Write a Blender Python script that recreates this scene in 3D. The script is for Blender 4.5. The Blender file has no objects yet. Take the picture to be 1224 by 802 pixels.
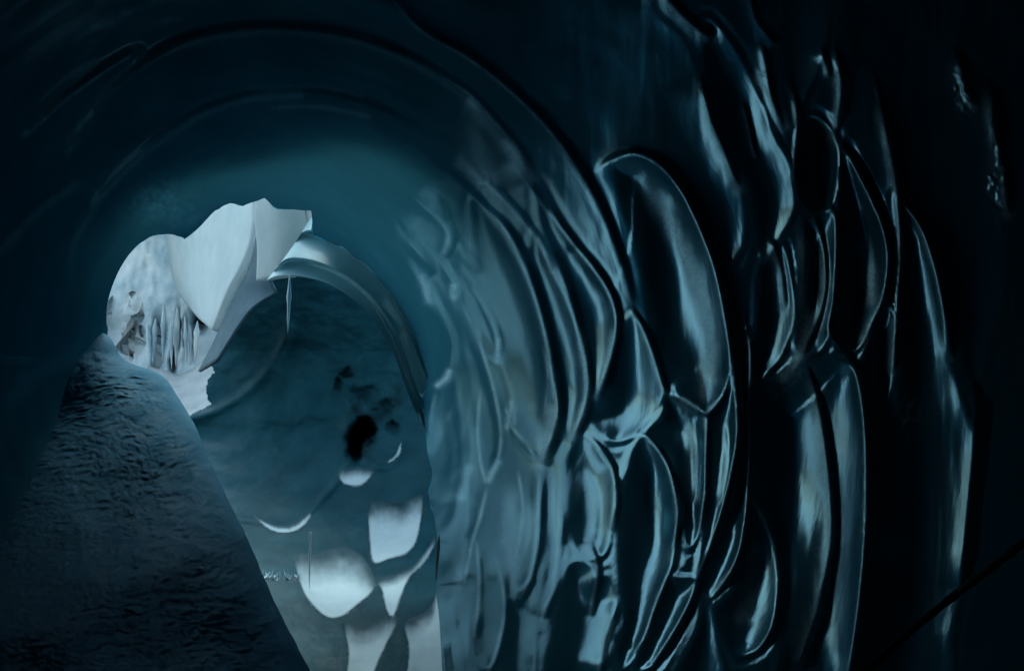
import bpy, math, random
import numpy as np

rng = np.random.default_rng(7)
random.seed(7)
scene = bpy.context.scene
COL = scene.collection
F = 28.0 / 36.0 * 1224.0          # focal length in photograph pixels
CX, CY = 612.0, 401.0
CAMZ = 2.4

# ------------------------------------------------------------------ helpers
def point(px, py, d):
    """photograph pixel + distance -> place in the cave"""
    px = np.asarray(px, float); py = np.asarray(py, float); d = np.asarray(d, float)
    return np.stack([(px - CX) / F * d, d + 0 * px, CAMZ - (py - CY) / F * d], -1)

def tag(o, label=None, cat=None, group=None, kind=None):
    if label: o['label'] = label
    if cat: o['category'] = cat
    if group: o['group'] = group
    if kind: o['kind'] = kind
    return o

def link(name, me, mat, parent=None):
    o = bpy.data.objects.new(name, me)
    COL.objects.link(o)
    if mat: me.materials.append(mat)
    if parent is not None: o.parent = parent
    return o

def empty(name, loc=(0, 0, 0)):
    o = bpy.data.objects.new(name, None)
    o.empty_display_size = 0.1
    COL.objects.link(o); o.location = loc
    return o

def mesh_from(verts, faces, name, smooth=True):
    me = bpy.data.meshes.new(name)
    me.from_pydata([tuple(v) for v in verts], [], [tuple(f) for f in faces])
    me.validate()
    if smooth: me.shade_smooth()
    me.update()
    return me

def mesh_quads(verts, quads, name):
    """fast: verts (n,3), quads (m,4); unused vertices are dropped"""
    used = np.unique(quads)
    remap = np.full(len(verts), -1, np.int64); remap[used] = np.arange(len(used))
    v = verts[used]; q = remap[quads]
    me = bpy.data.meshes.new(name)
    me.vertices.add(len(v)); me.vertices.foreach_set('co', v.astype(np.float32).ravel())
    me.loops.add(q.size); me.loops.foreach_set('vertex_index', q.astype(np.int32).ravel())
    me.polygons.add(len(q))
    me.polygons.foreach_set('loop_start', (np.arange(len(q)) * 4).astype(np.int32))
    me.polygons.foreach_set('loop_total', np.full(len(q), 4, np.int32))
    me.update(calc_edges=True)
    me.shade_smooth()
    return me, used

def add_attr(me, name, vals):
    a = me.attributes.new(name, 'FLOAT', 'POINT')
    a.data.foreach_set('value', np.asarray(vals, np.float32))

def catmull(pts, closed=False, n=8):
    p = np.array(pts, float)
    out = []
    m = len(p)
    rngi = range(m) if closed else range(m - 1)
    for i in rngi:
        if closed:
            a, b, c, d = p[(i - 1) % m], p[i], p[(i + 1) % m], p[(i + 2) % m]
        else:
            a, b, c, d = p[max(i - 1, 0)], p[i], p[i + 1], p[min(i + 2, m - 1)]
        for k in range(n):
            t = k / n
            out.append(0.5 * ((2 * b) + (c - a) * t + (2 * a - 5 * b + 4 * c - d) * t * t + (3 * b - a - 3 * c + d) * t ** 3))
    if not closed: out.append(p[-1])
    return np.array(out)

def seg_dist(X, Y, poly, closed, want_side=False):
    """distance to a polyline, nearest point, arc position 0..1 and the side (+ right of travel on screen)"""
    best = np.full(X.shape, 1e18); nx = np.zeros_like(X); ny = np.zeros_like(X)
    ts = np.zeros_like(X); sd = np.zeros_like(X)
    m = len(poly); segs = m if closed else m - 1
    for i in range(segs):
        ax, ay = poly[i]; bx, by = poly[(i + 1) % m]
        dx, dy = bx - ax, by - ay
        L = dx * dx + dy * dy + 1e-9
        t = np.clip(((X - ax) * dx + (Y - ay) * dy) / L, 0, 1)
        qx, qy = ax + t * dx, ay + t * dy
        d2 = (X - qx) ** 2 + (Y - qy) ** 2
        w = d2 < best
        best = np.where(w, d2, best); nx = np.where(w, qx, nx); ny = np.where(w, qy, ny)
        if want_side:
            ts = np.where(w, (i + t) / segs, ts)
            sd = np.where(w, np.sign(dx * (Y - ay) - dy * (X - ax)), sd)
    return np.sqrt(best), nx, ny, ts, sd

def crest_split(poly):
    """which edges of a closed outline face right or down (the sharp lip of a scallop)"""
    nxt = np.roll(poly, -1, 0); e = nxt - poly
    area = 0.5 * (poly[:, 0] * nxt[:, 1] - nxt[:, 0] * poly[:, 1]).sum()
    nrm = np.stack([e[:, 1], -e[:, 0]], -1) * np.sign(area)
    nrm /= np.linalg.norm(nrm, axis=1, keepdims=True) + 1e-9
    return nrm @ np.array([.9, .42]) > 0.08

def seg_dist_some(X, Y, poly, sel):
    best = np.full(X.shape, 1e18); nxt = np.roll(poly, -1, 0)
    for i in np.nonzero(sel)[0]:
        ax, ay = poly[i]; bx, by = nxt[i]
        dx, dy = bx - ax, by - ay
        t = np.clip(((X - ax) * dx + (Y - ay) * dy) / (dx * dx + dy * dy + 1e-9), 0, 1)
        best = np.minimum(best, (X - ax - t * dx) ** 2 + (Y - ay - t * dy) ** 2)
    return np.sqrt(best)

def inside(X, Y, poly):
    r = np.zeros(X.shape, bool)
    m = len(poly); j = m - 1
    for i in range(m):
        xi, yi = poly[i]; xj, yj = poly[j]
        if yi != yj:
            c = ((yi > Y) != (yj > Y)) & (X < (xj - xi) * (Y - yi) / (yj - yi) + xi)
            r ^= c
        j = i
    return r

def vnoise(X, Y, seed, octaves=3):
    """value noise, numpy, ~[-1,1]"""
    out = np.zeros(X.shape); amp = 1.0; tot = 0
    for o in range(octaves):
        g = np.random.default_rng(seed + o * 17).random((128, 128)) * 2 - 1
        x = X * 2 ** o; y = Y * 2 ** o
        xi = np.floor(x).astype(int); yi = np.floor(y).astype(int)
        fx = x - xi; fy = y - yi
        fx = fx * fx * fx * (fx * (fx * 6 - 15) + 10); fy = fy * fy * fy * (fy * (fy * 6 - 15) + 10)
        a = g[xi % 128, yi % 128]; b = g[(xi + 1) % 128, yi % 128]
        c = g[xi % 128, (yi + 1) % 128]; d = g[(xi + 1) % 128, (yi + 1) % 128]
        out += amp * ((a * (1 - fx) + b * fx) * (1 - fy) + (c * (1 - fx) + d * fx) * fy)
        tot += amp; amp *= 0.5
    return out / tot

def axis_coords(lo, hi, step, far_lo, far_hi, grow=1.35):
    core = np.arange(lo, hi + step * 0.5, step)
    a = [lo]; s = step
    while a[-1] > far_lo:
        s *= grow; a.append(a[-1] - s)
    b = [core[-1]]; s = step
    while b[-1] < far_hi:
        s *= grow; b.append(b[-1] + s)
    return np.concatenate([np.array(a[1:])[::-1], core, np.array(b[1:])])

def quads_of(nx, ny):
    i, j = np.meshgrid(np.arange(ny - 1), np.arange(nx - 1), indexing='ij')
    a = i * nx + j
    return np.stack([a, a + nx, a + nx + 1, a + 1], -1).reshape(-1, 4)   # faces the camera

# ------------------------------------------------------------------ materials
def new_mat(name):
    m = bpy.data.materials.new(name); m.use_nodes = True
    nt = m.node_tree; nt.nodes.clear()
    out = nt.nodes.new('ShaderNodeOutputMaterial')
    p = nt.nodes.new('ShaderNodeBsdfPrincipled')
    nt.links.new(p.outputs['BSDF'], out.inputs['Surface'])
    return m, nt, p

def ramp(nt, src, stops):
    r = nt.nodes.new('ShaderNodeValToRGB')
    e = r.color_ramp.elements
    e[0].position, e[0].color = stops[0][0], (*stops[0][1], 1)
    e[1].position, e[1].color = stops[-1][0], (*stops[-1][1], 1)
    for pos, c in stops[1:-1]:
        q = e.new(pos); q.color = (*c, 1)
    nt.links.new(src, r.inputs['Fac'])
    return r

def noise(nt, scale, detail=4, rough=0.55, stretch=None):
    tc = nt.nodes.new('ShaderNodeTexCoord')
    n = nt.nodes.new('ShaderNodeTexNoise')
    n.inputs['Scale'].default_value = scale; n.inputs['Detail'].default_value = detail
    n.inputs['Roughness'].default_value = rough
    src = tc.outputs['Object']
    if stretch:
        mp = nt.nodes.new('ShaderNodeMapping'); mp.inputs['Scale'].default_value = stretch
        nt.links.new(src, mp.inputs['Vector']); src = mp.outputs['Vector']
    nt.links.new(src, n.inputs['Vector'])
    return n

def ice_material(name, c0, c1, rough=0.2, bump=0.25, spec=0.5, stretch=(1.0, 1.0, 0.25), fine=38, tint=(0.40, 0.74, 0.84), glow=0, glow_col=(0.1, 0.42, 0.55), frost=None, gloss=None, dirt=None):
    m, nt, p = new_mat(name)
    n = noise(nt, 2.2, 6, 0.6, stretch)
    r = ramp(nt, n.outputs['Fac'], [(0.32, c0), (0.68, c1)])
    nt.links.new(r.outputs['Color'], p.inputs['Base Color'])
    p.inputs['IOR'].default_value = 1.31
    p.inputs['Specular IOR Level'].default_value = spec
    p.inputs['Specular Tint'].default_value = (*tint, 1)
    rr = nt.nodes.new('ShaderNodeMapRange')
    rr.inputs['To Min'].default_value = rough * 0.65; rr.inputs['To Max'].default_value = rough * 1.5
    n2 = noise(nt, 6, 5, 0.6, stretch)
    nt.links.new(n2.outputs['Fac'], rr.inputs['Value'])
    nt.links.new(rr.outputs['Result'], p.inputs['Roughness'])
    b = nt.nodes.new('ShaderNodeBump'); b.inputs['Strength'].default_value = bump; b.inputs['Distance'].default_value = 0.02
    n3 = noise(nt, fine, 6, 0.6, stretch)
    nt.links.new(n3.outputs['Fac'], b.inputs['Height'])
    nt.links.new(b.outputs['Normal'], p.inputs['Normal'])
    if frost:  # pale mix: frost patches and painted highlights
        a = nt.nodes.new('ShaderNodeAttribute'); a.attribute_name = frost
        nf = noise(nt, 70, 4, 0.7)
        mr = nt.nodes.new('ShaderNodeMapRange'); mr.inputs['From Min'].default_value = .3; mr.inputs['From Max'].default_value = .7
        mr.inputs['To Min'].default_value = .45
        nt.links.new(nf.outputs['Fac'], mr.inputs['Value'])
        mu = nt.nodes.new('ShaderNodeMath'); mu.operation = 'MULTIPLY'; mu.use_clamp = True
        nt.links.new(a.outputs['Fac'], mu.inputs[0]); nt.links.new(mr.outputs['Result'], mu.inputs[1])
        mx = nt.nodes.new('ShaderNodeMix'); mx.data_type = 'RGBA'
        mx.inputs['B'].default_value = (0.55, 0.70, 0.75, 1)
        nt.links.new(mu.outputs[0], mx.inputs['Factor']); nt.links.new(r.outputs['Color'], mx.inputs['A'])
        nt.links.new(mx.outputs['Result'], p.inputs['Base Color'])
        ad = nt.nodes.new('ShaderNodeMath'); ad.operation = 'MULTIPLY_ADD'; ad.inputs[1].default_value = .3
        nt.links.new(mu.outputs[0], ad.inputs[0]); nt.links.new(rr.outputs['Result'], ad.inputs[2])
        nt.links.new(ad.outputs[0], p.inputs['Roughness'])
    if dirt:  # dark mix: dirt stains and painted pit darkness
        a = nt.nodes.new('ShaderNodeAttribute'); a.attribute_name = dirt
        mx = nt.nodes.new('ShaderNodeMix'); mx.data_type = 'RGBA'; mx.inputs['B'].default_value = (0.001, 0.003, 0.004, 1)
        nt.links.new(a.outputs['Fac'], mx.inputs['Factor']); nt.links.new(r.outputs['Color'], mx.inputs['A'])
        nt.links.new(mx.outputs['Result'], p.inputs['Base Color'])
    if gloss:
        p.inputs['Specular IOR Level'].default_value = 0
        add_gloss(nt, p, *gloss)
    if glow: add_glow(nt, p, glow, glow_col)
    return m

def add_glow(nt, p, amount, col):
    """ice lets daylight through"""
    t = nt.nodes.new('ShaderNodeBsdfTranslucent'); t.inputs['Color'].default_value = (*col, 1)
    mx = nt.nodes.new('ShaderNodeMixShader'); mx.inputs['Fac'].default_value = amount
    out = [n for n in nt.nodes if n.type == 'OUTPUT_MATERIAL'][0]
    src = out.inputs['Surface'].links[0].from_socket
    nt.links.new(src, mx.inputs[1]); nt.links.new(t.outputs['BSDF'], mx.inputs[2])
    nt.links.new(mx.outputs['Shader'], out.inputs['Surface'])

def add_gloss(nt, p, lo, hi, col):
    """wet film: a tinted mirror layer whose strength follows Fresnel"""
    g = nt.nodes.new('ShaderNodeBsdfAnisotropic'); g.inputs['Color'].default_value = (*col, 1)
    f = nt.nodes.new('ShaderNodeFresnel'); f.inputs['IOR'].default_value = 1.31
    mr = nt.nodes.new('ShaderNodeMapRange'); mr.inputs['To Min'].default_value = lo; mr.inputs['To Max'].default_value = hi
    nt.links.new(f.outputs['Fac'], mr.inputs['Value'])
    for q, nm in ((p.inputs['Roughness'], 'Roughness'), (p.inputs['Normal'], 'Normal')):
        if q.links:
            nt.links.new(q.links[0].from_socket, g.inputs[nm])
            if nm == 'Normal': nt.links.new(q.links[0].from_socket, f.inputs['Normal'])
    mx = nt.nodes.new('ShaderNodeMixShader')
    out = [n for n in nt.nodes if n.type == 'OUTPUT_MATERIAL'][0]
    src = out.inputs['Surface'].links[0].from_socket
    wt = nt.nodes.new('ShaderNodeAttribute'); wt.attribute_name = 'wet'
    mw = nt.nodes.new('ShaderNodeMath'); mw.operation = 'MULTIPLY'
    nt.links.new(mr.outputs['Result'], mw.inputs[0]); nt.links.new(wt.outputs['Fac'], mw.inputs[1])
    nt.links.new(mw.outputs[0], mx.inputs['Fac'])
    nt.links.new(src, mx.inputs[1]); nt.links.new(g.outputs['BSDF'], mx.inputs[2])
    nt.links.new(mx.outputs['Shader'], out.inputs['Surface'])

def snow_material(name, c0, c1, bump=0.35, scale=9, fine=55, attr=None, ice=(0.05, 0.16, 0.22)):
    m, nt, p = new_mat(name)
    n = noise(nt, scale, 6, 0.62)
    r = ramp(nt, n.outputs['Fac'], [(0.35, c0), (0.65, c1)])
    col = r.outputs['Color']
    p.inputs['Roughness'].default_value = 0.75
    p.inputs['Specular IOR Level'].default_value = 0.25
    if attr:
        a = nt.nodes.new('ShaderNodeAttribute'); a.attribute_name = attr
        mx = nt.nodes.new('ShaderNodeMix'); mx.data_type = 'RGBA'
        mx.inputs['A'].default_value = (*ice, 1)
        nt.links.new(a.outputs['Fac'], mx.inputs['Factor']); nt.links.new(col, mx.inputs['B'])
        col = mx.outputs['Result']
    nt.links.new(col, p.inputs['Base Color'])
    b = nt.nodes.new('ShaderNodeBump'); b.inputs['Strength'].default_value = bump; b.inputs['Distance'].default_value = 0.03
    n3 = noise(nt, fine, 6, 0.6)
    nt.links.new(n3.outputs['Fac'], b.inputs['Height']); nt.links.new(b.outputs['Normal'], p.inputs['Normal'])
    return m

M = {}
M['wall'] = ice_material('wall_ice', (0.019, 0.088, 0.128), (0.038, 0.132, 0.182), 0.11, 0.04, spec=0.6, tint=(0.28, 0.66, 0.78), frost='frost', glow=0.033, gloss=(0.05, 0.44, (0.46, 0.82, 1.0)), glow_col=(0.10, 0.36, 0.48))
M['vault'] = M['wall']
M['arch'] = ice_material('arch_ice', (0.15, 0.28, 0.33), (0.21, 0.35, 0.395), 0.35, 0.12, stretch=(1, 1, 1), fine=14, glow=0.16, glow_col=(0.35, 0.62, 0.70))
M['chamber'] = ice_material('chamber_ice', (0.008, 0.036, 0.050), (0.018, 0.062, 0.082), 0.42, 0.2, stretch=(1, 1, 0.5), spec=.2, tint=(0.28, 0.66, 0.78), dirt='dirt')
M['fin'] = ice_material('fin_ice', (0.035, 0.068, 0.09), (0.045, 0.08, 0.105), 0.6, 0.1, stretch=(1, 1, 1), spec=.12)
M['curtain'] = snow_material('curtain_ice', (0.29, 0.345, 0.365), (0.39, 0.425, 0.434), 0.22, 3, 5)
add_glow(M['curtain'].node_tree, [n for n in M["curtain"].node_tree.nodes if n.type == 'BSDF_PRINCIPLED'][0], .4, (.55, .64, .67))
M['snow'] = snow_material('bank_snow', (0.18, 0.265, 0.31), (0.45, 0.495, 0.51), 0.5, 1.3, 7)
M['drift'] = snow_material('drift_snow', (0.24, 0.28, 0.295), (0.32, 0.355, 0.365), 0.6, 3, 9)
M['ground_snow'] = snow_material('ground_snow', (0.70, 0.78, 0.80), (0.82, 0.86, 0.87), 0.5, 3, 12)
M['patch'] = snow_material('patch_snow', (0.40, 0.51, 0.55), (0.46, 0.565, 0.60), 0.15, 3, 30, attr='cover', ice=(0.016, 0.055, 0.073))  # pale colour also paints light reflected by the floor scallops
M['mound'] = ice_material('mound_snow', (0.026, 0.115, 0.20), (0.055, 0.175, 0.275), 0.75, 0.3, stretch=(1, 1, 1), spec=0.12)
M['icicle'] = ice_material('icicle_ice', (0.45, 0.60, 0.66), (0.6, 0.72, 0.76), 0.15, 0.1)
M['dirt'] = snow_material('dirt', (0.002, 0.005, 0.007), (0.005, 0.010, 0.014), 0.8, 12, 40)
m, nt, p = new_mat('rope_fibre'); p.inputs['Base Color'].default_value = (0.006, 0.007, 0.008, 1); p.inputs['Roughness'].default_value = 0.85
w = nt.nodes.new('ShaderNodeTexWave'); w.inputs['Scale'].default_value = 60; b = nt.nodes.new('ShaderNodeBump'); b.inputs['Distance'].default_value = 0.004
nt.links.new(w.outputs['Fac'], b.inputs['Height']); nt.links.new(b.outputs['Normal'], p.inputs['Normal'])
M['rope'] = m

# ------------------------------------------------------------------ the tunnel shell (vault + scalloped wall + floor)
VX, VY = 330.0, 430.0
K, R0 = 2256.0, 126.0
def shell_depth(px, py):
    rho = np.hypot(px - VX, py - VY)
    return K / (rho + R0)

HOLE = [(128,404),(127,385),(128,365),(133,345),(145,318),(163,294),(183,282),(205,280),(218,284),(222,285),(238,272),(257,252),(275,243),(290,246),(316,237),(331,250),(372,252),
        (374,281),(410,296),(440,319),(468,352),(490,390),(505,425),(512,452),(505,476),(508,505),(511,540),(517,566),(512,592),(520,622),(524,655),(521,700),(526,745),(529,802),(536,900),
        (440,960),(250,960),(120,700),(110,500)]
HOLE_S = np.concatenate([np.stack([np.linspace(a_[0], b_[0], 5)[:-1], np.linspace(a_[1], b_[1], 5)[:-1]], -1) for a_, b_ in zip(HOLE, HOLE[1:] + HOLE[:1])]).astype(float)
HOLE_S += np.random.default_rng(5).normal(0, .45, HOLE_S.shape)

# scallops melted into the right-hand wall: outline, hollow (relative)
CUPS = [
 ([(455,232),(490,236),(518,250),(533,268),(537,288),(530,304),(514,284),(494,268),(470,256)], .5),
 ([(478,266),(502,277),(522,300),(537,328),(544,342),(540,354),(535,362),(520,338),(503,310),(486,290)], .6),
 ([(470,294),(482,308),(495,325),(510,355),(525,385),(539,408),(538,432),(534,450),(516,465),(508,440),(500,405),(490,365),(480,330)], .5),
 ([(516,468),(528,459),(538,444),(546,470),(552,520),(553,560),(548,590),(540,620),(530,640),(522,610),(516,570),(511,530),(510,490)], .5),
 ([(552,372),(566,410),(580,440),(590,470),(598,510),(598,535),(592,556),(582,575),(576,552),(573,520),(570,490),(562,450),(553,410)], .6),
 ([(548,318),(570,348),(588,378),(595,405),(594,433),(586,422),(574,400),(560,365)], .7),
 ([(565,236),(595,275),(622,320),(640,370),(654,420),(663,465),(665,490),(659,520),(646,553),(632,532),(614,513),(606,480),(601,445),(597,410),(586,370),(572,330),(562,285)], .8),
 ([(598,436),(604,455),(610,480),(614,511),(606,532),(600,510),(597,475)], .7),
 ([(640,275),(658,320),(674,352),(690,390),(700,430),(702,465),(697,490),(682,527),(672,515),(668,485),(658,430),(648,385),(638,345),(630,305)], .9),
 ([(642,218),(668,262),(692,298),(714,325),(731,352),(737,380),(733,415),(722,452),(709,476),(705,450),(702,425),(692,385),(678,345),(657,300),(643,258)], .9),
 ([(726,200),(742,189),(762,185),(788,197),(815,228),(840,278),(857,325),(867,375),(873,425),(868,462),(846,491),(826,480),(800,466),(790,440),(778,400),(768,350),(755,300),(740,245)], 1.1),
 ([(757,375),(770,392),(784,430),(795,468),(788,495),(768,517),(735,528),(712,518),(702,500),(711,479),(724,455),(736,418),(745,390)], .9),
 ([(799,473),(826,484),(843,497),(845,540),(843,590),(837,632),(824,655),(815,620),(808,585),(799,555),(785,526),(773,517),(790,497)], 1.2),
 ([(848,495),(862,477),(874,440),(880,480),(882,520),(876,560),(868,600),(855,640),(838,685),(832,690),(839,650),(845,600),(847,540)], 1.0),
 ([(768,521),(782,529),(797,557),(806,587),(812,615),(808,650),(800,690),(790,712),(774,755),(758,785),(745,800),(736,780),(745,740),(738,690),(737,640),(741,590),(752,545)], 1.1),
 ([(683,530),(697,520),(710,529),(722,545),(733,560),(736,590),(732,630),(724,660),(706,668),(690,660),(678,636),(672,600),(670,560)], .9),
 ([(647,557),(660,546),(669,560),(670,600),(676,640),(678,668),(668,700),(655,725),(650,755),(641,730),(645,690),(648,650),(646,600)], .8),
 ([(584,580),(600,562),(613,522),(630,536),(644,557),(644,600),(643,640),(636,680),(622,705),(606,715),(598,690),(590,665),(580,645),(574,620),(578,598)], .6),
 ([(578,652),(590,668),(599,695),(603,730),(600,760),(592,790),(578,800),(565,780),(558,740),(558,700),(566,670)], .6),
 ([(555,560),(562,590),(572,602),(574,625),(562,650),(556,690),(552,725),(545,740),(538,700),(536,660),(541,628),(550,592)], .6),
 ([(525,655),(533,655),(536,700),(545,745),(552,790),(556,835),(537,835),(531,790),(527,740),(523,700)], .5),
 ([(606,719),(622,709),(637,690),(641,730),(640,770),(634,835),(596,835),(595,797),(603,762)], .7),
 ([(680,674),(703,674),(712,690),(730,690),(740,738),(732,775),(720,802),(712,835),(655,835),(653,760),(662,722)], .9),
 ([(798,692),(815,690),(833,693),(826,720),(805,760),(780,795),(757,800),(772,762),(786,722)], 1.0),
 ([(878,432),(890,395),(898,400),(896,450),(895,500),(896,540),(897,580),(893,620),(886,660),(870,695),(850,715),(837,706),(845,682),(858,645),(870,605),(878,565),(884,520),(882,475)], .9),
 ([(899,602),(912,617),(925,650),(930,700),(924,750),(908,775),(880,785),(863,765),(852,728),(872,705),(888,672),(896,640)], 1.0),
 ([(838,710),(849,722),(858,765),(866,800),(870,835),(800,835),(812,790),(830,755),(836,730)], .9),
 ([(902,470),(930,452),(955,434),(985,432),(1010,432),(1024,446),(1032,482),(1036,530),(1037,600),(1035,650),(1030,720),(1022,780),(1014,835),(932,835),(927,790),(933,740),(932,690),(926,645),(913,612),(899,572),(898,520)], 1.1),
 ([(906,325),(918,308),(934,290),(946,330),(950,380),(935,425),(916,448),(903,463),(900,420),(903,370)], 1.0),
 ([(958,264),(975,258),(998,254),(1000,300),(998,360),(992,398),(980,420),(960,424),(950,410),(954,370),(956,310)], .9),
 ([(955,150),(975,138),(998,165),(1002,190),(1000,222),(995,246),(976,254),(958,240),(953,200)], 1.2),
 ([(1006,174),(1020,195),(1040,235),(1055,270),(1062,310),(1055,360),(1040,395),(1022,420),(1006,410),(997,395),(1000,350),(1003,300),(1002,240)], 1.2),
 ([(1072,236),(1088,252),(1106,280),(1120,325),(1131,380),(1138,430),(1150,475),(1166,520),(1168,560),(1160,640),(1150,700),(1140,760),(1130,835),(1022,835),(1032,740),(1039,650),(1041,560),(1048,500),(1066,455),(1074,400),(1076,340),(1078,290)], .7),
 ([(1060,366),(1070,385),(1065,440),(1052,475),(1040,500),(1032,470),(1028,440),(1042,405)], 1.2),
 ([(842,20),(880,60),(905,110),(925,160),(945,200),(950,250),(932,284),(912,308),(902,260),(890,228),(868,180),(850,140),(838,90)], .6),
 ([(470,-70),(500,35),(560,68),(620,118),(668,170),(712,240),(740,310),(752,362),(748,300),(735,240),(722,205),(735,190),(760,182),(790,193),(820,226),(846,275),(862,320),(885,300),(892,260),(885,225),(862,180),(843,130),(834,85),(815,45),(780,10),(760,-70)], .35),
 ([(905,-60),(990,-60),(985,60),(960,120),(945,150),(925,110),(905,40)], .5),
 ([(1010,-60),(1150,-60),(1145,70),(1165,140),(1190,220),(1205,300),(1190,400),(1165,470),(1148,440),(1136,380),(1124,320),(1108,275),(1090,245),(1070,180),(1048,90),(1015,60)], .2),
]
FROST_AND_SPARKLE = [((195,245),(34,22),.016),((225,262),(26,14),.006),((1064,650),(20,26),.008),((950,440),(18,22),.006),((1156,108),(14,26),.010),((1194,215),(14,40),.007),((1066,320),(10,40),.006),  # frost patches; the first is also brightened as a reflective sparkle
         ((1036,640),(4,70),.006),((1085,495),(14,30),.008),((575,220),(10,14),.006)]

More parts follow.
